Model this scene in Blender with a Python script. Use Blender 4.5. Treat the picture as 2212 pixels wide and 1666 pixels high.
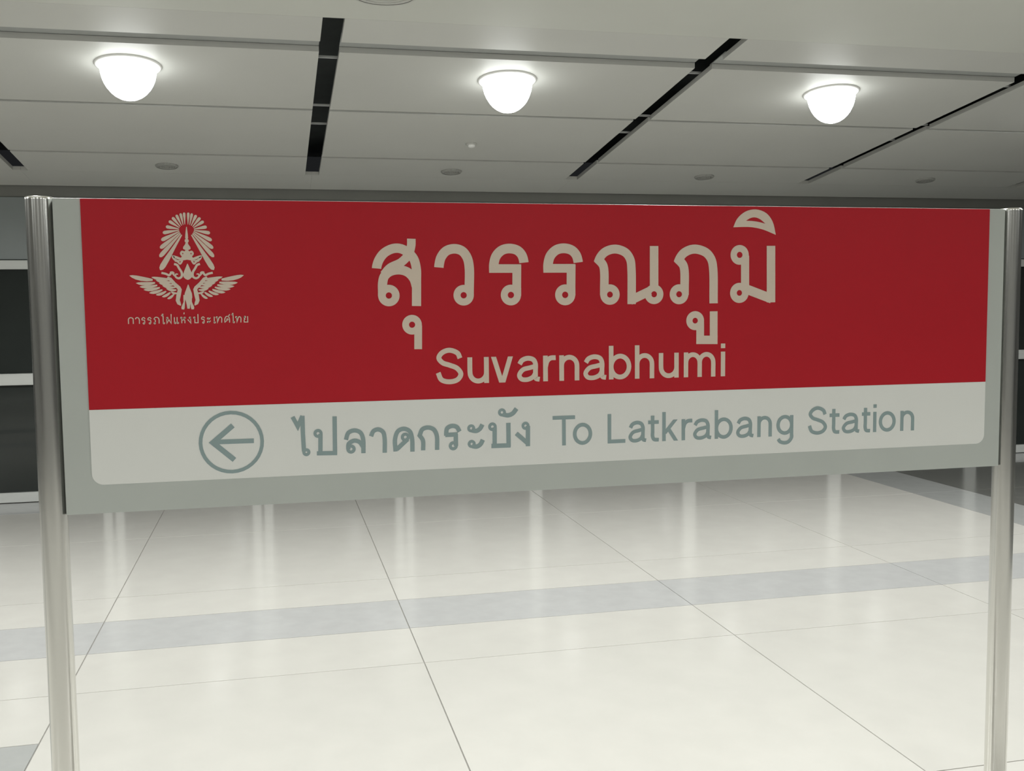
import bpy, math, random
from mathutils import Matrix, Vector

random.seed(7)
for o in list(bpy.data.objects):
    bpy.data.objects.remove(o, do_unlink=True)
scene = bpy.context.scene
COL = scene.collection

# ------------------------------------------------------------------ camera
FOCAL_PX, YAW, PITCH, ROLL, EYE = 2214.6, 0.2271, 0.0793, -0.0108, 1.6
fwd = Vector((math.sin(YAW) * math.cos(PITCH), math.cos(YAW) * math.cos(PITCH), -math.sin(PITCH)))
right0 = Vector((math.cos(YAW), -math.sin(YAW), 0))
up0 = right0.cross(fwd)
right = math.cos(ROLL) * right0 + math.sin(ROLL) * up0
up = -math.sin(ROLL) * right0 + math.cos(ROLL) * up0
cam_data = bpy.data.cameras.new('camera')
cam_data.sensor_fit = 'HORIZONTAL'
cam_data.sensor_width = 36.0
cam_data.lens = FOCAL_PX * 36.0 / 2212.0
cam_data.clip_start = 0.05
cam = bpy.data.objects.new('camera', cam_data)
cam.matrix_world = Matrix(((right.x, up.x, -fwd.x, 0), (right.y, up.y, -fwd.y, 0),
                           (right.z, up.z, -fwd.z, EYE), (0, 0, 0, 1)))
COL.objects.link(cam)
scene.camera = cam

# ------------------------------------------------------------------ world, exposure
world = bpy.data.worlds.new('world')
scene.world = world
world.use_nodes = True
world.node_tree.nodes['Background'].inputs[0].default_value = (0.8, 0.85, 0.9, 1)
world.node_tree.nodes['Background'].inputs[1].default_value = 0.02
vs = scene.view_settings
vs.view_transform = 'Standard'
vs.look = 'None'
vs.gamma = 1.0
vs.use_curve_mapping = False
vs.exposure = -0.52
LAMP_WATTS = 62.0          # one downlight
scene.cycles.use_adaptive_sampling = True
scene.cycles.adaptive_threshold = 0.05
scene.cycles.use_denoising = True
scene.cycles.max_bounces = 5
scene.cycles.diffuse_bounces = 3
scene.cycles.glossy_bounces = 3
scene.cycles.caustics_reflective = False
scene.cycles.caustics_refractive = False


# ------------------------------------------------------------------ materials
def material(name, col, rough=0.5, metal=0.0, spec=0.5, var=0.0, scale=8.0, bump=0.0, stretch=(1, 1, 1), per_object=0.0, coat=0.0, ior=1.5):
    m = bpy.data.materials.new(name)
    m.use_nodes = True
    nt = m.node_tree
    N, L = nt.nodes, nt.links
    b = N['Principled BSDF']
    b.inputs['Roughness'].default_value = rough
    b.inputs['Metallic'].default_value = metal
    b.inputs['Specular IOR Level'].default_value = spec
    b.inputs['Coat Weight'].default_value = coat
    b.inputs['IOR'].default_value = ior
    b.inputs['Base Color'].default_value = (*col, 1)
    if var or bump:
        tc = N.new('ShaderNodeTexCoord')
        mp = N.new('ShaderNodeMapping')
        mp.inputs['Scale'].default_value = stretch
        nz = N.new('ShaderNodeTexNoise')
        nz.inputs['Scale'].default_value = scale
        nz.inputs['Detail'].default_value = 6
        L.new(tc.outputs['Object'], mp.inputs[0])
        L.new(mp.outputs[0], nz.inputs['Vector'])
        if var:
            rp = N.new('ShaderNodeMapRange')
            rp.inputs['From Min'].default_value = 0.25
            rp.inputs['From Max'].default_value = 0.75
            rp.inputs['To Min'].default_value = 1 - var
            rp.inputs['To Max'].default_value = 1 + var
            L.new(nz.outputs['Fac'], rp.inputs['Value'])
            hs = N.new('ShaderNodeHueSaturation')
            hs.inputs['Color'].default_value = (*col, 1)
            out = rp.outputs[0]
            if per_object:
                oi = N.new('ShaderNodeObjectInfo')
                r2 = N.new('ShaderNodeMapRange')
                r2.inputs['To Min'].default_value = 1 - per_object
                r2.inputs['To Max'].default_value = 1 + per_object
                L.new(oi.outputs['Random'], r2.inputs['Value'])
                mu = N.new('ShaderNodeMath')
                mu.operation = 'MULTIPLY'
                L.new(out, mu.inputs[0])
                L.new(r2.outputs[0], mu.inputs[1])
                out = mu.outputs[0]
            L.new(out, hs.inputs['Value'])
            L.new(hs.outputs[0], b.inputs['Base Color'])
        if bump:
            bp = N.new('ShaderNodeBump')
            bp.inputs['Strength'].default_value = bump
            bp.inputs['Distance'].default_value = 0.002
            L.new(nz.outputs['Fac'], bp.inputs['Height'])
            L.new(bp.outputs[0], b.inputs['Normal'])
    return m


M = {
    'tile': material('polished_cream_stone', (0.505, 0.492, 0.458), 0.16, var=0.03, scale=5, per_object=0.015, ior=1.65),
    'tile_grey': material('polished_grey_stone', (0.41, 0.41, 0.405), 0.16, var=0.05, scale=9, per_object=0.015, ior=1.65),
    'tile_mid': material('polished_mid_grey_stone', (0.32, 0.325, 0.315), 0.16, var=0.05, scale=9, per_object=0.015, ior=1.65),
    'tile_dark': material('polished_dark_stone', (0.13, 0.13, 0.12), 0.16, var=0.12, scale=12),
    'grout': material('floor_grout', (0.26, 0.25, 0.23), 0.8, var=0.1, scale=20),
    'ceil': material('painted_ceiling_metal', (0.50, 0.50, 0.472), 0.55, var=0.02, scale=2, per_object=0.02),
    'ceil_plain': material('plaster_ceiling', (0.52, 0.525, 0.485), 0.7, var=0.02, scale=2),
    'void': material('dark_ceiling_void', (0.09, 0.10, 0.10), 0.8, var=0.15, scale=6),
    'slot_metal': material('slot_bar_metal', (0.45, 0.46, 0.45), 0.5, var=0.05),
    'joint': material('grey_joint_cover', (0.30, 0.31, 0.30), 0.6, var=0.04),
    'trim': material('downlight_trim_paint', (0.75, 0.75, 0.73), 0.35, var=0.02),
    'trim_grey': material('grey_speaker_paint', (0.45, 0.45, 0.42), 0.6, var=0.05, scale=60),
    'speaker': material('grey_speaker_grille', (0.30, 0.30, 0.28), 0.6, var=0.15, scale=60),
    'alu': material('satin_aluminium', (0.52, 0.53, 0.51), 0.38, metal=0.0, var=0.04, scale=4, stretch=(1, 1, 12)),
    'fascia': material('blue_grey_fascia_paint', (0.21, 0.23, 0.23), 0.5, var=0.04, scale=3),
    'shadow_gap': material('shadow_gap_shade', (0.17, 0.17, 0.155), 0.7, var=0.05, scale=4),
    'pane': material('dark_tinted_glass', (0.022, 0.026, 0.024), 0.03, spec=0.6, var=0.08, scale=3),
    'wall': material('added_dark_enclosure', (0.15, 0.15, 0.145), 0.6, var=0.03, scale=3),
    'board': material('grey_painted_aluminium', (0.48, 0.51, 0.485), 0.38, var=0.025, scale=5),
    'steel': material('brushed_stainless_steel', (0.74, 0.735, 0.70), 0.19, metal=1.0, var=0.02, scale=30, stretch=(1, 1, 0.05)),
    'red': material('red_sign_film', (0.46, 0.006, 0.016), 0.42, spec=0.3, var=0.03, scale=3),
    'white': material('white_sign_film', (0.78, 0.79, 0.765), 0.38, var=0.015, scale=3),
    'cream': material('veiled_white_lettering', (0.70, 0.59, 0.49), 0.45, var=0.02, scale=20),  # white letters, with veiling glare put into the colour
    'greytext': material('blue_grey_lettering_film', (0.27, 0.355, 0.36), 0.45, var=0.02, scale=20),
}
em = bpy.data.materials.new('downlight_bloom_dome')
em.use_nodes = True
pb = em.node_tree.nodes['Principled BSDF']
pb.inputs['Base Color'].default_value = (0.9, 0.9, 0.9, 1)
pb.inputs['Emission Color'].default_value = (0.97, 1.0, 0.98, 1)
pb.inputs['Emission Strength'].default_value = 12.0
M['lamp'] = em


# ------------------------------------------------------------------ mesh helpers
class MB:
    """collects vertices and faces of ONE mesh object"""
    def __init__(self):
        self.v, self.f, self.smooth = [], [], []

    def add(self, verts, faces, smooth=False):
        n = len(self.v)
        self.v += [tuple(p) for p in verts]
        self.f += [tuple(i + n for i in f) for f in faces]
        self.smooth += [smooth] * len(faces)
        return self

    def box(self, x0, x1, y0, y1, z0, z1, bev=0.0):
        if bev <= 0:
            p = [(x, y, z) for z in (z0, z1) for y in (y0, y1) for x in (x0, x1)]
            return self.add(p, [(0, 2, 3, 1), (4, 5, 7, 6), (0, 1, 5, 4), (1, 3, 7, 5), (3, 2, 6, 7), (2, 0, 4, 6)])
        # chamfered box: 24 vertices
        c = [(x0, x1), (y0, y1), (z0, z1)]
        idx, p = {}, []
        for sx in (0, 1):
            for sy in (0, 1):
                for sz in (0, 1):
                    for ax in range(3):
                        q = []
                        for a, s in enumerate((sx, sy, sz)):
                            e = c[a][s]
                            if a != ax:
                                e += bev if s == 0 else -bev
                            q.append(e)
                        idx[(sx, sy, sz, ax)] = len(p)
                        p.append(tuple(q))
        f = []
        for ax in range(3):
            a1, a2 = (ax + 1) % 3, (ax + 2) % 3
            for s in (0, 1):
                q = []
                for t1, t2 in ((0, 0), (1, 0), (1, 1), (0, 1)):
                    k = [0, 0, 0]
                    k[ax], k[a1], k[a2] = s, t1, t2
                    q.append(idx[(*k, ax)])
                f.append(tuple(q if s else q[::-1]))
        for ax in range(3):      # edges running along ax
            a1, a2 = (ax + 1) % 3, (ax + 2) % 3
            for s1 in (0, 1):
                for s2 in (0, 1):
                    k0, k1 = [0, 0, 0], [0, 0, 0]
                    k0[ax], k1[ax] = 0, 1
                    k0[a1] = k1[a1] = s1
                    k0[a2] = k1[a2] = s2
                    q = [idx[(*k0, a1)], idx[(*k1, a1)], idx[(*k1, a2)], idx[(*k0, a2)]]
                    f.append(tuple(q if (s1 ^ s2) else q[::-1]))
        for sx in (0, 1):
            for sy in (0, 1):
                for sz in (0, 1):
                    q = [idx[(sx, sy, sz, a)] for a in range(3)]
                    f.append(tuple(q if (sx + sy + sz) % 2 else q[::-1]))
        return self.add(p, f)

    def lathe(self, prof, cx=0, cy=0, cz=0, seg=32, smooth=True):
        """prof: list of (radius, z)"""
        p, f = [], []
        for r, z in prof:
            for k in range(seg):
                a = 2 * math.pi * k / seg
                p.append((cx + r * math.cos(a), cy + r * math.sin(a), cz + z))
        for i in range(len(prof) - 1):
            for k in range(seg):
                k2 = (k + 1) % seg
                f.append((i * seg + k, i * seg + k2, (i + 1) * seg + k2, (i + 1) * seg + k))
        return self.add(p, f, smooth)

    def build(self, name, mat, parent=None):
        me = bpy.data.meshes.new(name)
        me.from_pydata(self.v, [], self.f)
        me.materials.append(M[mat])
        me.polygons.foreach_set('use_smooth', self.smooth)
        me.update()
        return link(name, me, parent)


def link(name, me, parent=None):
    o = bpy.data.objects.new(name, me)
    COL.objects.link(o)
    if parent is not None:
        o.parent = parent
    return o


def tag(o, label, cat, group=None, kind=None):
    o['label'] = label
    o['category'] = cat
    if group:
        o['group'] = group
    if kind:
        o['kind'] = kind
    return o


def empty(name, loc):
    o = bpy.data.objects.new(name, None)
    o.empty_display_size = 0.1
    o.location = loc
    COL.objects.link(o)
    return o


# ------------------------------------------------------------------ floor: stone slabs with recessed joints
X_MIN, X_MAX, Y_MIN, WALL_Y = -8.4, 13.0, -5.0, 9.10
floor = MB().box(X_MIN, X_MAX, Y_MIN, WALL_Y + 0.2, -0.12, -0.004).build('floor', 'grout')
tag(floor, 'polished cream stone floor with grey bands and thin joints', 'floor', kind='structure')
tile_cache = {}


def slab(x0, x1, y0, y1, mat, name='floor_slab'):
    g = 0.0025
    key = (round(x1 - x0, 3), round(y1 - y0, 3), mat)
    if key not in tile_cache:
        w, d = key[0] / 2 - g, key[1] / 2 - g
        me = bpy.data.meshes.new(name)
        b = MB().box(-w, w, -d, d, -0.02, 0.0, 0.0005)
        me.from_pydata(b.v, [], b.f)
        me.materials.append(M[mat])
        tile_cache[key] = me
    o = link(name, tile_cache[key], floor)
    o.location = ((x0 + x1) / 2, (y0 + y1) / 2, 0)


T = 1.503
cols = [-0.889 + T * k for k in range(-5, 5)]          # ... 5.12
rows_right = [(8.60, 9.10, 'tile_grey'), (7.43, 8.60, 'tile'), (5.93, 7.43, 'tile'), (5.475, 5.93, 'tile'), (4.974, 5.475, 'tile_grey'),
              (4.464, 4.974, 'tile'), (2.963, 4.464, 'tile'), (1.463, 2.963, 'tile'), (-0.037, 1.463, 'tile'), (-1.537, -0.037, 'tile'), (-3.037, -1.537, 'tile'), (-5.0, -3.037, 'tile')]
rows_left = rows_right[:6] + [(3.972, 4.464, 'tile'), (3.472, 3.972, 'tile_mid'), (2.963, 3.472, 'tile')] + rows_right[7:]
for c in range(len(cols) - 1):
    for y0, y1, mt in (rows_left if cols[c + 1] < -0.8 else rows_right):
        slab(cols[c], cols[c + 1], y0, y1, mt)
EDGE = cols[-1]
for y0, y1, mt in rows_right:
    slab(EDGE, EDGE + 0.5, y0, y1, 'tile_mid')
xs = [EDGE + 0.5, EDGE + 2.0, EDGE + 3.5, EDGE + 5.0, EDGE + 6.5, X_MAX]
for i in range(len(xs) - 1):
    for y0, y1, mt in rows_right:
        slab(xs[i], xs[i + 1], y0, y1, 'tile_grey' if y0 > 8 else 'tile_dark')

# ------------------------------------------------------------------ ceiling: sloping panel field + level plaster part
C0, CS = 3.6428, -0.1146


def cz(y):
    return C0 + CS * y


BEND = 5.31
cb = MB()
VZ = 0.32
cb.add([(x, y, cz(y) + VZ + h) for h in (0, 0.08) for y in (BEND, WALL_Y + 0.15) for x in (X_MIN, X_MAX)],
       [(0, 1, 3, 2), (4, 6, 7, 5), (0, 4, 5, 1), (1, 5, 7, 3), (3, 7, 6, 2), (2, 6, 4, 0)])
ceiling = cb.build('ceiling', 'void')
tag(ceiling, 'sloping light grey metal panel ceiling with dark slots', 'ceiling', kind='structure')
plain = MB().box(X_MIN, X_MAX, Y_MIN, BEND, cz(BEND), cz(BEND) + 0.40).build('ceiling_soffit', 'ceil_plain', ceiling)

SLOTS = [0.335 + 2.187 * k for k in range(-4, 6)]
SW = 0.055                        # half width of a slot
SLOT_Y0, SLOT_Y1 = 5.345, 8.575
PT = 0.030


def panel(x0, x1, y0, y1, name='ceiling_panel'):
    mb = MB()
    mb.add([(x, y, cz(y) + h) for h in (0, PT) for y in (y0, y1) for x in (x0, x1)],
           [(0, 2, 3, 1), (4, 5, 7, 6), (0, 1, 5, 4), (1, 3, 7, 5), (3, 2, 6, 7), (2, 0, 4, 6)])
    return mb.build(name, 'ceil', ceiling)


ROWS = [(BEND + 0.001, 5.635), (5.785, 6.812), (6.853, 7.985), (8.028, SLOT_Y1)]
edges = [X_MIN] + SLOTS + [X_MAX]
for i in range(len(edges) - 1):
    a = edges[i] + (SW if i else 0)
    b = edges[i + 1] - (SW if i < len(edges) - 2 else 0)
    for y0, y1 in ROWS:
        panel(a, b, y0, y1)
    # thin cover strip closing the border beyond the slots
for i in range(len(SLOTS) - 1):
    panel(SLOTS[i] + 0.0005, SLOTS[i + 1] - 0.0005, SLOT_Y1 + 0.002, WALL_Y - 0.02, 'ceiling_border_panel')
panel(X_MIN, SLOTS[0], SLOT_Y1 + 0.002, WALL_Y - 0.02, 'ceiling_border_panel')
panel(SLOTS[-1], X_MAX, SLOT_Y1 + 0.002, WALL_Y - 0.02, 'ceiling_border_panel')
for s in SLOTS:                    # hanger bars seen inside the slots
    for y in (5.98, 6.86, 7.27):
        h = cz(y) + 0.035
        MB().box(s - 0.07, s + 0.07, y - 0.008, y + 0.008, h, h + 0.012).build('slot_hanger', 'slot_metal', ceiling)

for i in range(len(edges) - 1):    # grey cover behind the wide cross joint, one per bay
    a = edges[i] + (SW if i else 0)
    b = edges[i + 1] - (SW if i < len(edges) - 2 else 0)
    mb = MB()
    mb.add([(x, y, cz(y) + h) for h in (0.032, 0.037) for y in (5.60, 5.82) for x in (a, b)],
           [(0, 2, 3, 1), (4, 5, 7, 6), (0, 1, 5, 4), (1, 3, 7, 5), (3, 2, 6, 7), (2, 0, 4, 6)])
    mb.build('joint_backing', 'joint', ceiling)

# ------------------------------------------------------------------ far wall: glazed screen in aluminium framing
wall = MB().box(X_MIN, X_MAX, WALL_Y + 0.08, WALL_Y + 0.2, 0, cz(WALL_Y) + 0.05).build('wall_far', 'void')
tag(wall, 'dark glazed platform screen wall with pale metal rails behind the sign', 'wall', kind='structure')
MULL = [(-7.5, .16), (-6.275, .16), (-5.05, .16), (-3.825, .16), (-2.60, .16), (-1.365, .165), (-0.14, .175), (1.10, .165), (2.322, .118), (3.842, .128), (5.385, .136), (6.93, .13), (8.475, .13), (10.02, .13), (11.56, .13)]
Zk, Zm0, Zm1, Zu0, Zu1, Zf = 0.085, 0.978, 1.073, 1.926, 2.0, 2.511
MB().box(X_MIN, X_MAX, WALL_Y - 0.005, WALL_Y + 0.08, Zm0, Zm1, 0.004).build('middle_rail', 'alu', wall)
MB().box(X_MIN, X_MAX, WALL_Y - 0.010, WALL_Y + 0.08, Zu0, Zu1, 0.004).build('upper_rail', 'alu', wall)
MB().box(X_MIN, X_MAX, WALL_Y, WALL_Y + 0.08, 0.004, Zk, 0.003).build('kick_plate', 'alu', wall)
MB().box(X_MIN, X_MAX, WALL_Y + 0.02, WALL_Y + 0.08, Zf, cz(WALL_Y) + 0.03).build('shadow_gap_strip', 'shadow_gap', wall)  # dark colour stands for the shade in the gap below the ceiling
bounds = [(X_MIN, 0)] + MULL + [(X_MAX, 0)]
for i in range(len(bounds) - 1):
    (xa, wa), (xb, wb) = bounds[i], bounds[i + 1]
    x0, x1 = xa + wa / 2, xb - wb / 2
    for z0, z1 in ((Zk, Zm0), (Zm1, Zu0)):
        MB().box(x0 - .01, x1 + .01, WALL_Y + 0.035, WALL_Y + 0.047, z0 - .005, z1 + .005).build('glass_pane', 'pane', wall)
    MB().box(xa + 0.002, xb - 0.002, WALL_Y + 0.01, WALL_Y + 0.08, Zu1 + 0.006, Zf, 0.003).build('fascia_panel', 'fascia', wall)
for k, (x, w) in enumerate(MULL):
    if w > 0.15:                  # two posts of neighbouring leaves with a dark joint between
        MB().box(x - w / 2, x - 0.012, WALL_Y + 0.002, WALL_Y + 0.08, Zk, Zu0, 0.003).build('mullion', 'alu', wall)
        MB().box(x + 0.012, x + w / 2, WALL_Y + 0.002, WALL_Y + 0.08, Zk, Zu0, 0.003).build('mullion', 'alu', wall)
    else:
        MB().box(x - w / 2, x + w / 2, WALL_Y + 0.002, WALL_Y + 0.08, Zk, Zu0, 0.003).build('mullion', 'alu', wall)
HC = cz(BEND)  # unseen walls added to bounce lamp light, dark like the open hall
tag(MB().box(X_MIN - 0.15, X_MIN, Y_MIN, WALL_Y + 0.2, -0.1, HC + 0.3).build('wall_left', 'wall'), 'added dark grey wall closing the open hall on the left, outside the view', 'wall', kind='structure')
tag(MB().box(X_MAX, X_MAX + 0.15, Y_MIN, WALL_Y + 0.2, -0.1, HC + 0.3).build('wall_right', 'wall'), 'added dark grey wall closing the open hall on the right, outside the view', 'wall', kind='structure')
tag(MB().box(X_MIN, X_MAX, Y_MIN - 0.15, Y_MIN, -0.1, HC + 0.3).build('wall_back', 'wall'), 'added dark grey wall closing the open hall behind the viewer', 'wall', kind='structure')

# ------------------------------------------------------------------ downlights
tilt = math.atan(CS)


def make_downlight():
    root = empty('downlight', (0, 0, 0))
    MB().lathe([(0.150, 0.0), (0.150, -0.006), (0.156, -0.012), (0.172, -0.010), (0.178, -0.003), (0.178, 0.0)], seg=40).build('trim_ring', 'trim', root)
    R, D = 0.150, 0.185
    prof = [(R, 0.0)] + [(R * math.cos(a), -0.012 - D * math.sin(a)) for a in [math.pi / 2 * i / 9 for i in range(9)]] + [(0.0005, -0.012 - D)]
    MB().lathe(prof, seg=24).build('lens', 'lamp', root)  # glowing dome added, shaped like the round bloom of the lamp
    ld = bpy.data.lights.new('downlight_beam', 'AREA')
    ld.shape = 'DISK'
    ld.size = 0.22
    ld.energy = LAMP_WATTS
    ld.color = (0.985, 1.0, 0.975)
    lo = bpy.data.objects.new('beam', ld)
    lo.location = (0, 0, -0.016 - D)
    lo.parent = root
    COL.objects.link(lo)
    return root


def copy_tree(o, parent=None):
    c = o.copy()
    COL.objects.link(c)
    c.parent = parent
    for ch in list(o.children):
        copy_tree(ch, c)
    return c


proto = make_downlight()
GRP = 'round ceiling downlights'
spots = [(-0.745, 'blazing round ceiling downlight above the emblem end of the sign'),
         (1.405, 'blazing round ceiling downlight between the wide dark slot and the diagonal slot'),
         (3.555, 'blazing round ceiling downlight nearest the right end of the sign')]
first = True
PX = 2.150
for k in range(-2, 5):
    x = -0.745 + PX * k
    for y in (6.12, 2.9, -1.5):
        o = proto if first else copy_tree(proto)
        first = False
        if y > BEND:
            o.location = (x, y, cz(y))
            o.rotation_euler = (tilt, 0, 0)
        else:
            o.location = (x, y, cz(BEND))
        if y > 6 and 0 <= k <= 2:
            tag(o, spots[k][1], 'downlight', GRP)
        else:
            nth = ('first', 'second', 'third', 'fourth', 'fifth', 'sixth', 'seventh')[k + 2]
            where = 'slotted ceiling row, outside the picture' if y > 6 else 'row above the sign' if y > 0 else 'row behind the viewer'
            tag(o, '%s round downlight from the left in the %s' % (nth, where), 'downlight', 'downlights of the hall outside the view')

# small flush ceiling discs
SPK = [(-0.765, 8.345, 'small dark flush ceiling speaker left of the wide dark slot'),
       (1.444, 8.36, 'small dark flush ceiling speaker between wide dark slot and first diagonal slot'),
       (3.662, 8.375, 'small dark flush ceiling speaker between the two diagonal slots'),
       (5.806, 8.345, 'small faint flush ceiling speaker right of the last long diagonal slot')]


def disc(name, x, y, r, mat, slope=True):
    o = empty(name, (x, y, cz(y) if slope else cz(BEND)))
    o.rotation_euler = (tilt if slope else 0, 0, 0)
    MB().lathe([(r, 0.0), (r, -0.008), (r * 0.93, -0.014), (r * 0.86, -0.014)], seg=32).build('rim', mat, o)
    b = MB()
    n = 4
    for i in range(n):
        r0, r1 = r * 0.86 * (1 - i / n), r * 0.86 * (1 - (i + 0.8) / n)
        b.lathe([(r0, -0.010), (r0 - 0.002, -0.013), (r1 + 0.001, -0.013), (max(r1, 0.0005), -0.008)], seg=24)
    b.build('grille', mat, o)
    return o


for x, y, l in SPK:
    tag(disc('ceiling_speaker', x, y, 0.085, 'speaker'), l, 'speaker', 'flush ceiling speakers near the far wall')
tag(disc('ceiling_speaker', 0.54, 4.86, 0.16, 'trim_grey', False), 'larger grey ceiling speaker cut off by the top edge of the picture', 'speaker')
sd = empty('smoke_detector', (1.451, 7.523, cz(7.523)))
sd.rotation_euler = (tilt, 0, 0)
MB().lathe([(0.04, 0), (0.04, -0.010), (0.034, -0.014), (0.028, -0.014)], seg=24).build('base', 'trim_grey', sd)
MB().lathe([(0.028, -0.012), (0.026, -0.024), (0.018, -0.029), (0.0005, -0.030)], seg=24).build('sensor_cap', 'trim', sd)
tag(sd, 'tiny white smoke detector on the ceiling below the middle downlight', 'detector')

# ------------------------------------------------------------------ the station sign
SY, BX, BZ = 2.5832, -0.4933, 1.1111
BW, BH = 2.553, 0.746
SCX = BX + BW / 2
sign = empty('station_sign', (SCX, SY, 0))
tag(sign, 'red and white station name sign on a grey board between two steel posts', 'sign')


def U(u):
    return u / 1000.0 - BW / 2


def V(v):
    return BZ + v / 1000.0


MB().box(-BW / 2, BW / 2, 0.0, 0.045, BZ, BZ + BH, 0.0004).build('board', 'board', sign)


def plate(outline, y0, y1):
    n = len(outline)
    p = [(x, y0, z) for x, z in outline] + [(x, y1, z) for x, z in outline]
    f = [tuple(range(n)), tuple(range(2 * n - 1, n - 1, -1))] + [(i, i + n, (i + 1) % n + n, (i + 1) % n) for i in range(n)]
    return MB().add(p, f)


PL, PR_, PB, PS = 61.0, 2500.0, 69.0, 249.5
red = plate([(U(PL), V(PS)), (U(PR_), V(PS)), (U(PR_), V(BH * 1000 - 1)), (U(PL), V(BH * 1000 - 1))], -0.003, 0.0).build('red_panel', 'red', sign)
rad = 27.0
ol = [(U(PL), V(PS - 0.3))]
for cx_, a0 in ((PL + rad, 180), (PR_ - rad, 270)):
    for i in range(9):
        a = math.radians(a0 + 90 * i / 8)
        ol.append((U(cx_ + rad * math.cos(a)), V(PB + rad + rad * math.sin(a))))
ol.append((U(PR_), V(PS - 0.3)))
white = plate(ol, -0.003, 0.0).build('white_panel', 'white', sign)
PRAD = 0.0315
for xc in (BX - 0.0320 - SCX, BX + BW + 0.0355 - SCX):
    p = MB().lathe([(0.0005, BZ + BH + 0.004), (PRAD - 0.004, BZ + BH + 0.004), (PRAD - 0.001, BZ + BH + 0.003), (PRAD, BZ + BH), (PRAD, BZ + BH - 0.003), (PRAD, 0.6), (PRAD, 0.0)], xc, 0.022, 0, 40)
    po = p.build('post', 'steel', sign)
    MB().lathe([(PRAD, 0.012), (0.075, 0.012), (0.080, 0.008), (0.080, 0.0)], xc, 0.022, 0, 40).build('foot_flange', 'steel', po)
    s = 1 if xc < 0 else -1
    for z in (BZ + 0.10, BZ + BH - 0.10):
        a, b = sorted((xc + s * 0.02, s * -BW / 2 + s * 0.004))
        MB().box(a, b, 0.012, 0.032, z - 0.02, z + 0.02).build('bracket', 'steel', po)

# ------------------------------------------------------------------ lettering (strokes in millimetres on the board)
Y_FACE, Y_BACK = -0.0038, -0.0028


def smooth_path(pts, step=6):
    runs, cur = [], [pts[0]]
    for p in pts[1:]:
        if p == cur[-1]:
            if len(cur) > 1:
                runs.append(cur)
            cur = [p]
        else:
            cur.append(p)
    if len(cur) > 1:
        runs.append(cur)
    out = [runs[0][0]]
    for r in runs:
        if len(r) == 2:
            out.append(r[1])
            continue
        q = [(2 * r[0][0] - r[1][0], 2 * r[0][1] - r[1][1])] + r + [(2 * r[-1][0] - r[-2][0], 2 * r[-1][1] - r[-2][1])]
        for i in range(1, len(q) - 2):
            P0, P1, P2, P3 = (Vector(q[j]) for j in (i - 1, i, i + 1, i + 2))
            t0 = 0.0
            t1 = t0 + max((P1 - P0).length, 1e-6) ** 0.5
            t2 = t1 + max((P2 - P1).length, 1e-6) ** 0.5
            t3 = t2 + max((P3 - P2).length, 1e-6) ** 0.5
            for k in range(1, step + 1):
                t = t1 + (t2 - t1) * k / step
                A1 = P0 * ((t1 - t) / (t1 - t0)) + P1 * ((t - t0) / (t1 - t0))
                A2 = P1 * ((t2 - t) / (t2 - t1)) + P2 * ((t - t1) / (t2 - t1))
                A3 = P2 * ((t3 - t) / (t3 - t2)) + P3 * ((t - t2) / (t3 - t2))
                B1 = A1 * ((t2 - t) / (t2 - t0)) + A2 * ((t - t0) / (t2 - t0))
                B2 = A2 * ((t3 - t) / (t3 - t1)) + A3 * ((t - t1) / (t3 - t1))
                c = B1 * ((t2 - t) / (t2 - t1)) + B2 * ((t - t1) / (t2 - t1))
                out.append((c.x, c.y))
    return out


def strip(mb, line, widths, closed=False, lift=0.0):
    """solid flat ribbon along a line; widths one per point"""
    n = len(line)
    Lp, Rp = [], []
    for i in range(n):
        p = Vector(line[i])
        a = Vector(line[(i - 1) % n]) if (closed or i > 0) else None
        b = Vector(line[(i + 1) % n]) if (closed or i < n - 1) else None
        d1 = (p - a).normalized() if a is not None else None
        d2 = (b - p).normalized() if b is not None else None
        d1 = d1 or d2
        d2 = d2 or d1
        n1, n2 = Vector((-d1.y, d1.x)), Vector((-d2.y, d2.x))
        m = n1 + n2
        m = m.normalized() if m.length > 1e-6 else n1
        k = 1 / max(m.dot(n1), 0.45)
        h = widths[i] / 2
        Lp.append(p + m * h * k)
        Rp.append(p - m * h * k)
    yf = Y_FACE - lift
    v = []
    for q, y in ((Lp, yf), (Rp, yf), (Lp, Y_BACK), (Rp, Y_BACK)):
        v += [(U(c.x), y, V(c.y)) for c in q]
    f = []
    for i in range(n if closed else n - 1):
        j = (i + 1) % n
        f += [(i, n + i, n + j, j), (i, j, 2 * n + j, 2 * n + i), (n + i, 3 * n + i, 3 * n + j, n + j)]
    if not closed:
        f += [(0, 2 * n, 3 * n, n), (n - 1, 2 * n - 1, 4 * n - 1, 3 * n - 1)]
    mb.add(v, f)


def ring(mb, c, ro, ri, ry=1.0, seg=36, lift=0.0):
    rm, w = (ro + ri) / 2, ro - ri
    strip(mb, [(c[0] + rm * math.cos(2 * math.pi * k / seg), c[1] + rm * ry * math.sin(2 * math.pi * k / seg)) for k in range(seg)], [w] * seg, True, lift)


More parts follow.
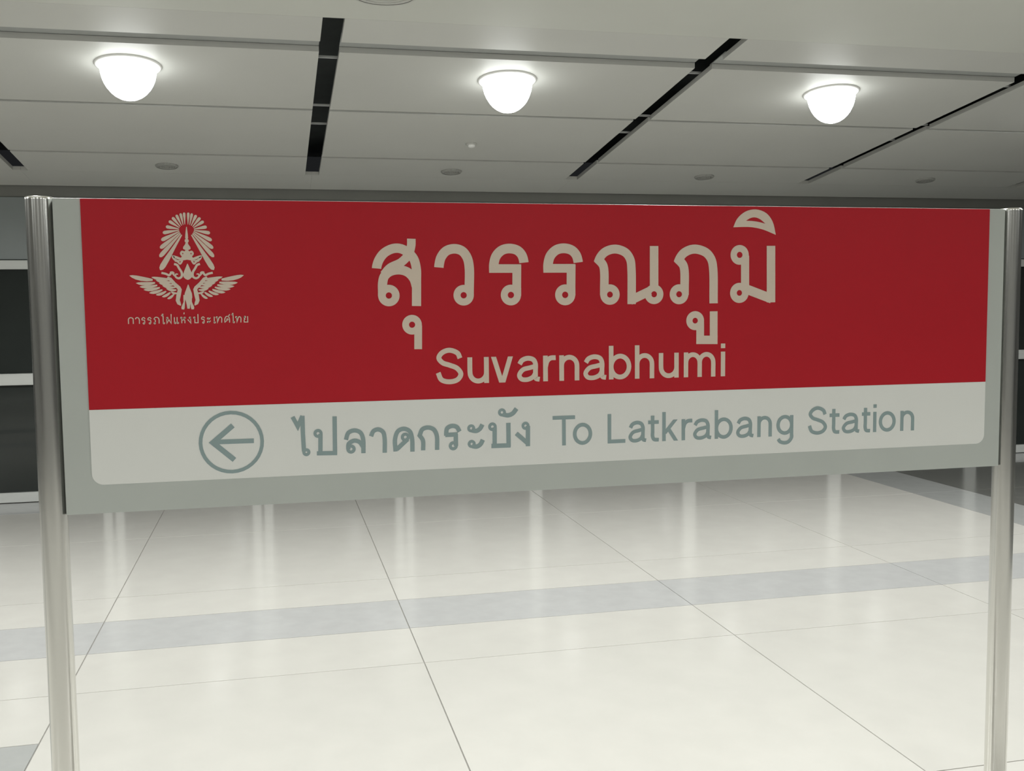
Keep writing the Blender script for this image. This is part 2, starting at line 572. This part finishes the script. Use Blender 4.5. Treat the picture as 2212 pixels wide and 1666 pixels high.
def draw(items):
    mb = MB()
    for n, it in enumerate(items):
        if it[0] == 's':
            line = smooth_path(it[2])
            strip(mb, line, [it[1]] * len(line), lift=n * 0.00004)
        elif it[0] == 'r':
            ring(mb, it[1], it[2], it[3], lift=n * 0.00004)
        elif it[0] == 'c':           # closed smooth stroke
            strip(mb, it[2], [it[1]] * len(it[2]), True, lift=n * 0.00004)
        elif it[0] == 'q':           # straight bar with level ends
            (xa, ya), (xb, yb) = it[2], it[3]
            hx = it[1] / 2 * math.hypot(xb - xa, yb - ya) / abs(yb - ya)
            yf = Y_FACE - n * 0.00004
            pts = [(xa - hx, ya), (xa + hx, ya), (xb + hx, yb), (xb - hx, yb)]
            mb.add([(U(x), yf, V(z)) for x, z in pts] + [(U(x), Y_BACK, V(z)) for x, z in pts],
                   [(0, 1, 2, 3)] + [(i, i + 4, (i + 1) % 4 + 4, (i + 1) % 4) for i in range(4)])
        elif it[0] == 'b':           # band between two closed outlines (each a top and a bottom curve)
            def even(pts, n_=24):
                q = smooth_path(pts, 8)
                return [q[round(i * (len(q) - 1) / n_)] for i in range(n_ + 1)]
            o_ = even(it[1]) + even(it[2])[::-1]
            i_ = even(it[3]) + even(it[4])[::-1]
            k = len(o_)
            mb.add([(U(x), y, V(z)) for q, y in ((o_, Y_FACE), (i_, Y_FACE), (o_, Y_BACK), (i_, Y_BACK)) for x, z in q],
                   [f for a in range(k) for b in [(a + 1) % k] for f in ((a, b, k + b, k + a), (a, 2 * k + a, 2 * k + b, b), (k + a, k + b, 3 * k + b, 3 * k + a))])
        elif it[0] == 't':           # tapering stroke (x, y, width)
            strip(mb, [(p[0], p[1]) for p in it[1]], [p[2] for p in it[1]])
    return mb


THAI_NAME = {
  'so_suea': [('s', 23.2, [(746.4, 581.0), (747.0, 586.3), (752.8, 602.3), (766.4, 619.5), (788.2, 630.2), (806.3, 630.3), (825.5, 620.7), (839.7, 604.6), (845.9, 579.3), (845.8, 550.4), (844.6, 486.5)]), ('s', 23.1, [(760.1, 523.3), (760.5, 543.6), (765.2, 561.1), (778.6, 572.8), (801.7, 577.5), (823.3, 571.7), (838.8, 555.2), (845.5, 533.5)]), ('s', 18.5, [(757.5, 511.8), (758.0, 531.7)]), ('s', 21.4, [(834.6, 654.8), (833.8, 637.0), (826.6, 615.4), (808.1, 596.2), (780.0, 582.4), (764.1, 565.2)]), ('r', (775.5, 513.5), 26.9, 7.9)],
  'wo_waen': [('s', 24.0, [(980.1, 522.3), (981.0, 585.0), (975.8, 608.2), (962.9, 624.7), (943.2, 630.0), (922.6, 624.4), (909.0, 608.2), (903.8, 588.8), (903.2, 583.0)]), ('s', 17.2, [(983.3, 510.5), (983.6, 530.8)]), ('r', (965.7, 512.6), 26.2, 8.1)],
  'ro_rua': [('s', 23.0, [(1104.5, 521.3), (1105.7, 590.4)]), ('s', 17.9, [(1107.2, 509.9), (1107.4, 530.4)]), ('s', 21.9, [(1115.8, 579.8), (1033.0, 580.0)]), ('s', 24.5, [(1044.9, 569.4), (1045.2, 591.0), (1051.5, 611.8), (1066.8, 626.5), (1087.1, 630.9), (1107.4, 626.1), (1119.0, 614.3), (1123.7, 600.2), (1124.4, 594.8)]), ('r', (1089.1, 512.1), 26.6, 8.3)],
  'ro_rua2': [('s', 23.6, [(1249.9, 520.7), (1250.9, 590.6)]), ('s', 18.3, [(1252.7, 509.2), (1252.8, 529.9)]), ('s', 22.5, [(1261.2, 579.9), (1176.3, 580.1)]), ('s', 25.1, [(1188.6, 569.4), (1188.8, 591.2), (1195.2, 612.3), (1210.8, 627.2), (1231.6, 631.7), (1252.4, 626.7), (1264.3, 614.8), (1269.2, 600.6), (1270.0, 595.1)]), ('r', (1234.1, 511.3), 27.1, 8.4)],
  'sara_u': [('s', 19.6, [(847.8, 430.2), (846.8, 377.6)]), ('s', 16.6, [(849.4, 437.4), (849.1, 424.8)]), ('r', (832.5, 439.6), 24.8, 7.8)],
  'no_nen': [('s', 23.4, [(1340.9, 520.7), (1341.1, 571.6), (1338.4, 586.5), (1333.6, 594.0), (1321.2, 606.0)]), ('s', 18.4, [(1338.4, 509.1), (1338.5, 526.6)]), ('s', 23.2, [(1323.3, 593.7), (1330.4, 608.8), (1341.8, 621.1), (1360.3, 628.8), (1379.3, 629.1), (1401.1, 619.9), (1413.1, 602.4), (1416.3, 579.1), (1416.7, 485.3)]), ('r', (1356.6, 511.0), 26.8, 8.0), ('s', 23.6, [(1413.2, 495.0), (1468.4, 519.7)]), ('r', (1479.7, 510.8), 26.1, 8.1), ('s', 23.8, [(1479.7, 638.1), (1479.7, 524.3)])],
  'pho_samphao': [('s', 24.2, [(1566.1, 519.0), (1565.9, 570.9), (1562.8, 586.0), (1557.2, 593.9), (1544.3, 605.9)]), ('s', 18.3, [(1569.1, 507.9), (1569.0, 525.8)]), ('s', 24.1, [(1546.5, 593.4), (1553.2, 607.5), (1563.9, 619.7), (1584.1, 628.9), (1603.8, 629.4), (1628.7, 620.0), (1643.0, 602.2), (1648.2, 578.5), (1649.9, 485.0)]), ('r', (1550.6, 510.2), 26.6, 8.2)],
  'mo_ma': [('r', (1725.1, 614.8), 26.5, 8.3), ('s', 23.7, [(1741.0, 605.8), (1741.7, 521.9)]), ('s', 18.2, [(1743.7, 612.7), (1743.8, 598.9)]), ('r', (1725.0, 512.4), 27.2, 7.8), ('s', 25.5, [(1744.6, 522.9), (1820.6, 495.6)]), ('s', 25.1, [(1817.1, 639.3), (1818.7, 485.9)])],
  'sara_i': [('b', [(1705.9, 688.6), (1717.2, 711.5), (1741.5, 731.0), (1771.7, 737.0), (1802.3, 727.3), (1821.4, 704.4), (1831.1, 669.2)], [(1705.9, 688.6), (1734.6, 689.8), (1760.6, 689.2), (1792.5, 683.3), (1831.1, 669.2)], [(1742.5, 706.2), (1756.0, 713.7), (1769.0, 715.7), (1783.5, 711.3), (1800.5, 698.7)], [(1742.5, 706.2), (1757.5, 706.1), (1774.9, 704.3), (1788.0, 701.8), (1800.5, 698.7)])],
  'sara_uu': [('r', (1596.9, 439.1), 25.5, 7.7), ('s', 22.2, [(1611.4, 429.9), (1611.5, 387.2)]), ('s', 16.7, [(1614.0, 436.7), (1614.1, 422.9)]), ('s', 22.7, [(1600.4, 387.4), (1661.8, 386.2)]), ('s', 22.3, [(1650.3, 463.5), (1650.7, 375.8)])],
}
THAI_LINE = {
  'sara_ai': [('s', 10.4, [(531.5, 216.4), (543.6, 192.2), (543.6, 192.2), (555.5, 218.0)]), ('s', 10.4, [(555.5, 218.0), (555.6, 175.0), (557.1, 129.1)]), ('r', (562.8, 126.9), 9.8, 2.4)],
  'po_pla': [('r', (592.4, 172.8), 11.1, 3.6), ('s', 10.5, [(598.3, 171.4), (597.0, 123.0)]), ('s', 10.5, [(588.4, 123.0), (638.2, 121.6)]), ('s', 10.5, [(634.1, 214.0), (633.0, 119.0)])],
  'lo_ling': [('s', 10.6, [(660.7, 154.0), (667.4, 171.5), (682.6, 176.9), (696.7, 171.1), (703.2, 156.4), (703.5, 118.4)]), ('r', (672.8, 130.2), 11.6, 3.6), ('s', 10.7, [(666.0, 129.7), (667.5, 143.3), (680.4, 150.8), (694.2, 147.0), (703.1, 134.5)])],
  'sara_aa': [('s', 10.8, [(723.6, 160.4), (729.8, 173.1), (741.9, 177.1), (753.8, 170.1), (757.5, 155.0), (757.1, 117.2)])],
  'do_dek': [('s', 10.9, [(784.6, 119.3), (784.0, 151.9), (792.1, 171.1), (806.7, 176.2), (821.2, 169.5), (827.0, 152.2), (827.5, 117.0)]), ('r', (810.0, 154.9), 11.4, 3.7), ('s', 10.9, [(816.0, 149.4), (787.9, 124.5)])],
  'ko_kai': [('s', 11.0, [(854.9, 119.1), (854.6, 145.0), (846.6, 157.5), (846.6, 157.5), (853.8, 172.8), (867.8, 177.1), (882.5, 172.1), (890.4, 157.0), (891.0, 118.8)])],
  'ro_rua': [('s', 11.2, [(950.0, 163.7), (942.7, 175.6), (930.4, 178.9), (917.9, 173.2), (915.2, 160.2), (915.1, 154.4)]), ('s', 11.1, [(912.6, 156.2), (944.9, 156.5)]), ('s', 11.2, [(940.0, 158.0), (939.9, 127.1)]), ('r', (932.9, 127.4), 11.6, 3.7)],
  'sara_a': [('r', (980.5, 170.8), 10.3, 3.3), ('s', 11.3, [(981.7, 165.4), (994.2, 163.7), (1003.5, 169.1), (1009.9, 179.6)]), ('r', (981.2, 130.3), 10.4, 3.3), ('s', 11.3, [(982.3, 124.5), (994.9, 123.1), (1004.2, 128.5), (1010.6, 139.9)])],
  'bo_baimai': [('r', (1036.3, 172.9), 11.2, 3.7), ('s', 11.3, [(1042.1, 170.6), (1041.6, 122.8)]), ('s', 11.4, [(1033.1, 122.7), (1083.9, 122.3)]), ('s', 11.5, [(1078.6, 181.3), (1078.8, 119.2)])],
  'mai_han_akat': [('r', (1062.0, 209.3), 10.4, 3.3), ('s', 11.4, [(1064.1, 203.8), (1078.9, 201.2), (1090.8, 205.8), (1101.1, 217.9)])],
  'ngo_ngu': [('r', (1124.5, 172.0), 10.6, 3.4), ('s', 11.6, [(1130.9, 171.4), (1130.4, 118.2)]), ('s', 11.5, [(1131.7, 124.1), (1099.6, 153.0)])],
  'arrow': [('r', (384.0, 159.4), 77.1, 0), ('s', 11.2, [(349.6, 161.2), (437.0, 160.7)]), ('s', 12.7, [(388.3, 200.4), (340.2, 160.0), (340.2, 160.0), (389.5, 115.5)])],
}

for k, it in THAI_NAME.items():
    draw(it).build('letter', 'cream', red)
for k, it in THAI_LINE.items():
    if k == 'arrow':
        c, ro = it[0][1], it[0][2]
        it = [('r', c, ro, ro - 8.6)] + it[1:]
        draw(it).build('arrow_in_circle', 'greytext', white)
    else:
        draw(it).build('letter', 'greytext', white)


def arc(cx, cy, rx, ry, a0, a1, n=10):
    return [(cx + rx * math.cos(math.radians(a0 + (a1 - a0) * i / n)), cy + ry * math.sin(math.radians(a0 + (a1 - a0) * i / n))) for i in range(n + 1)]


def latin(ch, x0, x1, b, t, cap, desc, w):
    """monoline grotesque letter; b baseline, t x-height line, cap ascender line"""
    h = w / 2
    L, R_, H = x0 + h, x1 - h, t - b
    m, W = (L + R_) / 2, R_ - L
    ln = lambda *p: ('s', w, [q for pt in p for q in (pt, pt)])
    P = lambda pts, ww=w: ('s', ww, pts)
    C = cap - b
    ry = min(W * 0.52, H * 0.42)
    if ch == 'u':
        return [P([(L, t), (L, b + h + ry)] + arc(m, b + h + ry * 0.97, W / 2, ry, 180, 360)[1:]), ln((R_, t), (R_, b))]
    if ch in 'nh':
        return [ln((L, b), (L, t if ch == 'n' else cap)), P(arc(m, t - h - ry * 0.97, W / 2, ry, 180, 0) + [(R_, b + H * 0.3), (R_, b)])]
    if ch == 'm':
        q = W / 2
        r2 = min(q * 0.55, H * 0.4)
        return [ln((L, b), (L, t))] + [P(arc(L + q * (i + 0.5), t - h - r2, q / 2, r2, 180, 0) + [(L + q * (i + 1), b + H * 0.3), (L + q * (i + 1), b)]) for i in (0, 1)]
    if ch == 'r':
        return [ln((L, b), (L, t)), P([(L, t - h - H * 0.36), (L + W * 0.22, t - h - H * 0.12), (L + W * 0.62, t - h - 0.5), (x1, t - h + 0.5)])]
    if ch == 'v':
        return [('q', w, (x0 + h * 1.08, t), (m - h * 0.25, b)), ('q', w, (x1 - h * 1.08, t), (m + h * 0.25, b))]
    if ch == 'i':
        return [P([(m, b), (m, t)]), P([(m, cap - w), (m, cap)])]
    if ch == 'o':
        return [('c', w, arc(m, b + H / 2, W / 2, H / 2 - h + 0.6, 0, 360, 36)[:-1])]
    if ch == 'b':
        return [ln((L, b), (L, cap)), ('c', w, arc(m, b + H / 2, W / 2, H / 2 - h + 0.6, 0, 360, 36)[:-1])]
    if ch == 'g':
        return [ln((R_, t), (R_, b - H * 0.05)), ('c', w, arc(m, b + H / 2 + 2, W / 2, H / 2 - h - 1, 0, 360, 36)[:-1]),
                P([(R_, b + H * 0.1), (R_, b - H * 0.08), (R_ - W * 0.22, desc + h + 3), (m, desc + h), (L + W * 0.15, desc + h + 4), (L + W * 0.02, desc + h + 11)])]
    if ch == 'a':
        R2 = R_ - W * 0.10
        return [P([(L + W * 0.02, t - H * 0.31), (L + W * 0.16, t - h - H * 0.07), (m - W * 0.03, t - h + 0.5), (R2 - W * 0.12, t - h - H * 0.05), (R2, t - H * 0.30), (R2, b + H * 0.35), (R2 + W * 0.03, b + h + H * 0.03), (x1, b + h - 0.5)]),
                P([(R2, t - H * 0.40), (m + W * 0.12, t - H * 0.45), (L + W * 0.20, t - H * 0.53), (L, b + H * 0.26), (L + W * 0.12, b + h + H * 0.02), (m - W * 0.06, b + h - 0.5), (R2 - W * 0.14, b + h + H * 0.09), (R2, b + H * 0.34)], w * 0.95)]
    if ch == 'S':
        return [P([(R_ - W * 0.03, b + C * 0.71), (R_ - W * 0.13, b + C * 0.85), (m, cap - h + 0.6), (L + W * 0.17, b + C * 0.865), (L + W * 0.04, b + C * 0.73), (L + W * 0.20, b + C * 0.595), (m, b + C * 0.525),
                   (R_ - W * 0.16, b + C * 0.43), (R_, b + C * 0.27), (R_ - W * 0.14, b + C * 0.12), (m, b + h - 0.6), (L + W * 0.14, b + C * 0.125), (L, b + C * 0.32)])]
    if ch == 'T':
        return [ln((x0, cap - h), (x1, cap - h)), ln(((x0 + x1) / 2, cap), ((x0 + x1) / 2, b))]
    if ch == 'L':
        return [ln((L, cap), (L, b + h), (x1, b + h))]
    if ch == 't':
        s = x0 + (x1 - x0) * 0.42
        return [ln((x0, t - h), (x1, t - h)), P([(s, t + H * 0.22), (s, b + H * 0.5), (s, b + H * 0.24), (s + W * 0.2, b + h + 1), (x1, b + h - 0.5)])]
    if ch == 'k':
        return [ln((L, b), (L, cap)), ('q', w * 0.95, (x1 - h * 1.5, t), (L + W * 0.02, b + H * 0.34)), ('q', w, (L + W * 0.34, b + H * 0.60), (x1 - h * 1.15, b))]


SUV = [('S', 890.6, 961.8), ('u', 973.0, 1028.7), ('v', 1034.6, 1092.9), ('a', 1102.9, 1163.6), ('r', 1173.2, 1207.2), ('n', 1216.9, 1271.3), ('a', 1282.2, 1345.0), ('b', 1353.1, 1415.4), ('h', 1425.7, 1480.0), ('u', 1493.3, 1549.9), ('m', 1564.6, 1656.0), ('i', 1671.8, 1684.7)]
for ch, a, b in SUV:
    draw(latin(ch, a, b, 287.0, 354.0, 379.0 if ch == 'S' else 376.0, 262, 12.6)).build('letter', 'cream', red)
TOL = [('T', 1197.8, 1258.9), ('o', 1253.0, 1306.0), ('L', 1349.1, 1398.4), ('a', 1407.3, 1457.0), ('t', 1463.1, 1493.2), ('k', 1503.3, 1548.3), ('r', 1558.9, 1589.5), ('a', 1592.1, 1644.4), ('b', 1655.2, 1708.1), ('a', 1718.5, 1769.3), ('n', 1781.4, 1824.8), ('g', 1838.8, 1889.7), ('S', 1934.5, 1993.1), ('t', 2001.2, 2031.3), ('a', 2039.5, 2093.5), ('t', 2101.8, 2127.9), ('i', 2137.6, 2147.6), ('o', 2155.7, 2209.0), ('n', 2224.2, 2268.4)]
for ch, a, b in TOL:
    draw(latin(ch, a, b, 116.2, 173.5, 194.8, 92, 9.8)).build('letter', 'greytext', white)

# caption under the emblem: unit strokes, x 0..1 across the letter, y 0..1 from baseline to top
CAP = {
    'ko_kai': ['r0', [(0, 0), (0, .6), (.0, .75)], [(0, .72), (.2, .95), (.6, 1), (.95, .85), (1, .5), (1, 0)]],
    'sara_aa': [[(0, .75), (.25, .98), (.7, .98), (1, .7), (1, 0)]],
    'ro_rua': [[(1, .78), (.6, 1), (.15, .85), (.1, .6)], [(.1, .6), (.8, .55), (.85, .1)], ('o', .6, .12)],
    'tho_thung': [[(.25, .1), (.25, .6), (.0, .72)], [(0, .72), (.3, 1), (.75, .98), (1, .7), (1, 0)], ('o', .15, .12)],
    'sara_ai': [[(.0, 1.35), (.3, 1.2), (.35, 1.5), (.7, 1.45)], [(.55, 1.3), (.55, .1)], ('o', .75, .12)],
    'fo_fan': [[(0, .9), (0, 0), (0, 0), (.45, .6), (.45, .6), (.9, 0), (.9, 0), (.95, 1.5)], ('o', .12, .88)],
    'sara_ae': [[(.1, 1), (.1, .1)], [(.7, 1), (.7, .1)], ('o', .25, .12), ('o', .85, .12)],
    'ho_hip': [[(.12, .9), (.12, 0)], [(.12, .45), (.5, .55), (.95, .95)], [(.6, .6), (.85, .45), (.85, 0)], ('o', .05, .88), ('o', .85, .88)],
    'ngo_ngu': [[(.8, .9), (.85, 0), (.85, 0), (.05, .6)], ('o', .65, .88)],
    'po_pla': [[(.1, .9), (.1, .05), (.1, .05), (.95, .05), (.95, .05), (.95, 1.45)], ('o', .0, .88)],
    'sara_a': [[(.1, .55), (.5, .6), (1, .85)], [(.1, .05), (.5, .1), (1, .35)], ('o', .15, .72), ('o', .15, .2)],
    'sara_e': [[(.3, 1), (.3, .1)], ('o', .6, .12)],
    'tho_thahan': [[(.12, .9), (.12, 0), (.12, 0), (.6, .95), (.95, .8), (.95, 0)], ('o', .02, .88)],
    'so_sala': [[(.05, 0), (.05, .6), (.35, 1), (.75, .98), (.95, .65), (.95, 0)], [(.7, 1), (1.05, 1.35)], [(.1, .1), (.5, .4)], ('o', .55, .55)],
    'yo_yak': [[(.15, .95), (.1, .7), (.3, .55), (.1, .4), (.1, .05), (.1, .05), (.95, .05), (.95, .05), (.95, 1)], ('o', .28, .9)],
}
SEQ = ['ko_kai', 'sara_aa', 'ro_rua', 'ro_rua', 'tho_thung', 'sara_ai', 'fo_fan', 'sara_ae', 'ho_hip', 'ngo_ngu', 'po_pla', 'ro_rua', 'sara_a', 'sara_e', 'tho_thahan', 'so_sala', 'sara_ai', 'tho_thahan', 'yo_yak']
CX = [(156.2, 168.9), (171.7, 182.6), (185.8, 195.8), (199.3, 209.6), (213.5, 227.1), (230.7, 239.9), (242.8, 255.7), (259.3, 271.5), (275.8, 287.4), (290.3, 301.1), (306.2, 317.0), (322.1, 331.6), (336.7, 345.4), (351.3, 356.0), (357.8, 371.7), (376.1, 390.1), (393.0, 401.1), (403.3, 416.6), (421.1, 432.9)]
cap_mb = MB()
CB, CH, CW = 450.5, 15.8, 2.2
for nm, (a, b) in zip(SEQ, CX):
    a, b = a + 1, b - 1
    for st in CAP[nm]:
        if st == 'r0':
            continue
        if isinstance(st, tuple):
            ring(cap_mb, (a + st[1] * (b - a), CB + st[2] * CH), 2.6, 0.8, seg=14)
        else:
            line = smooth_path([(a + x * (b - a), CB + 1 + y * (CH - 1)) for x, y in st], 3)
            strip(cap_mb, line, [CW] * len(line))
strip(cap_mb, [(283.5, 473), (284.2, 477.5)], [2.2, 2.2])      # tone mark
cap_mb.build('caption_lettering', 'cream', red)

# ------------------------------------------------------------------ emblem: rays, crown, flame, wings
EX = 905.0


def e(x, y):
    return (297.0 + (x - EX) * 0.1912 - (y - 165) * 0.0035, 714.6 - (y - 165) * 0.1985)


emb = MB()
LIFT = [0.0]


def put(line, widths):
    LIFT[0] += 0.000008
    strip(emb, line, widths, lift=LIFT[0])


def tap(pts, mirror=True):
    """pts: (x, y, width) in drawing units, mirrored about the axis"""
    for s in ((1, -1) if mirror else (1,)):
        q = [((EX + s * (x - EX)), y, w) for x, y, w in pts]
        put([e(x, y) for x, y, w in q], [w * 0.195 for x, y, w in q])


def leaf(x0, y0, x1, y1, w, blunt=0.75, mirror=True):
    tap([(x0 + (x1 - x0) * t, y0 + (y1 - y0) * t, w * k) for t, k in ((0, .22), (.35, .55), (.7, .95), (.88, 1), (.96, blunt), (1, .15))], mirror)


def scroll(pts, w, mirror=True):
    for s in ((1, -1) if mirror else (1,)):
        line = smooth_path([e(EX + s * (x - EX), y) for x, y in pts], 4)
        n = len(line)
        put(line, [w * 0.195 * (1.0 if i < n * 0.6 else 1.0 - 0.6 * (i - n * 0.6) / (n * 0.4)) for i in range(n)])


for x0, y0, x1, y1, w in [(846, 430, 585, 850, 66), (834, 415, 580, 695, 52), (826, 402, 588, 592, 48), (820, 388, 603, 497, 46), (816, 374, 622, 408, 43), (816, 360, 660, 333, 40),
                          (822, 345, 697, 266, 38), (832, 332, 738, 222, 36), (848, 320, 786, 192, 34), (866, 312, 836, 173, 32), (886, 306, 880, 163, 30)]:
    leaf(x0, y0, x1, y1, w)
tap([(905, 335, 8), (905, 430, 30), (905, 470, 34), (905, 478, 20), (905, 490, 46), (905, 512, 46), (905, 522, 24), (905, 545, 40)], False)     # spire
tap([(905, 545, 40), (905, 575, 84), (905, 598, 88), (905, 608, 50)], False)
scroll([(905, 612), (880, 640), (848, 632), (835, 655), (870, 690), (905, 690)], 26)
tap([(905, 620, 40), (905, 660, 90), (905, 705, 140), (905, 726, 60)], False)
scroll([(905, 712), (840, 720), (780, 700), (740, 690), (760, 725), (800, 740), (835, 735)], 30)
scroll([(850, 735), (822, 775), (795, 752), (758, 742)], 22)
scroll([(750, 778), (785, 790), (808, 830), (838, 880), (836, 930), (800, 950), (765, 930), (770, 900), (795, 900)], 27)
scroll([(598, 884), (650, 896), (690, 912), (720, 880), (748, 912), (770, 935)], 26)
scroll([(700, 880), (730, 876), (752, 892)], 20)
tap([(910, 775, 6), (910, 820, 44), (910, 870, 84), (910, 905, 112), (910, 935, 100), (910, 957, 56), (910, 968, 8)], False)      # flame
# wings: outer and inner feathers, pointed at the tip
def feather(x0, y0, x1, y1, w):
    tap([(x0 + (x1 - x0) * t, y0 + (y1 - y0) * t + 10 * math.sin(math.pi * t), w * k) for t, k in ((0, .45), (.25, .85), (.5, 1), (.72, .9), (.88, .6), (1, .08))])


for x0, y0, x1, y1, w in [(492, 968, 222, 915, 54), (520, 1002, 296, 1004, 42), (545, 1032, 338, 1048, 40), (575, 1060, 384, 1084, 38), (605, 1086, 448, 1122, 36), (650, 1104, 528, 1146, 34),
                          (700, 1118, 600, 1170, 32), (742, 1140, 662, 1194, 30),
                          (705, 962, 480, 934, 42), (728, 996, 530, 972, 36), (744, 1026, 566, 1004, 34), (762, 1058, 606, 1036, 32), (772, 1090, 650, 1070, 30), (780, 1128, 706, 1108, 28)]:
    feather(x0, y0, x1, y1, w)
tap([(668, 936, 20), (700, 958, 40), (750, 1018, 44), (800, 1062, 44), (812, 1086, 46), (798, 1150, 52), (786, 1215, 46), (800, 1250, 44), (822, 1276, 10)])
tap([(914, 1025, 6), (914, 1080, 46), (914, 1130, 84), (914, 1180, 92), (914, 1225, 60), (914, 1270, 42), (914, 1316, 30)], False)
tap([(862, 1150, 14), (866, 1190, 24), (864, 1235, 18), (848, 1300, 40), (846, 1324, 30)])
emb.build('emblem', 'cream', red)
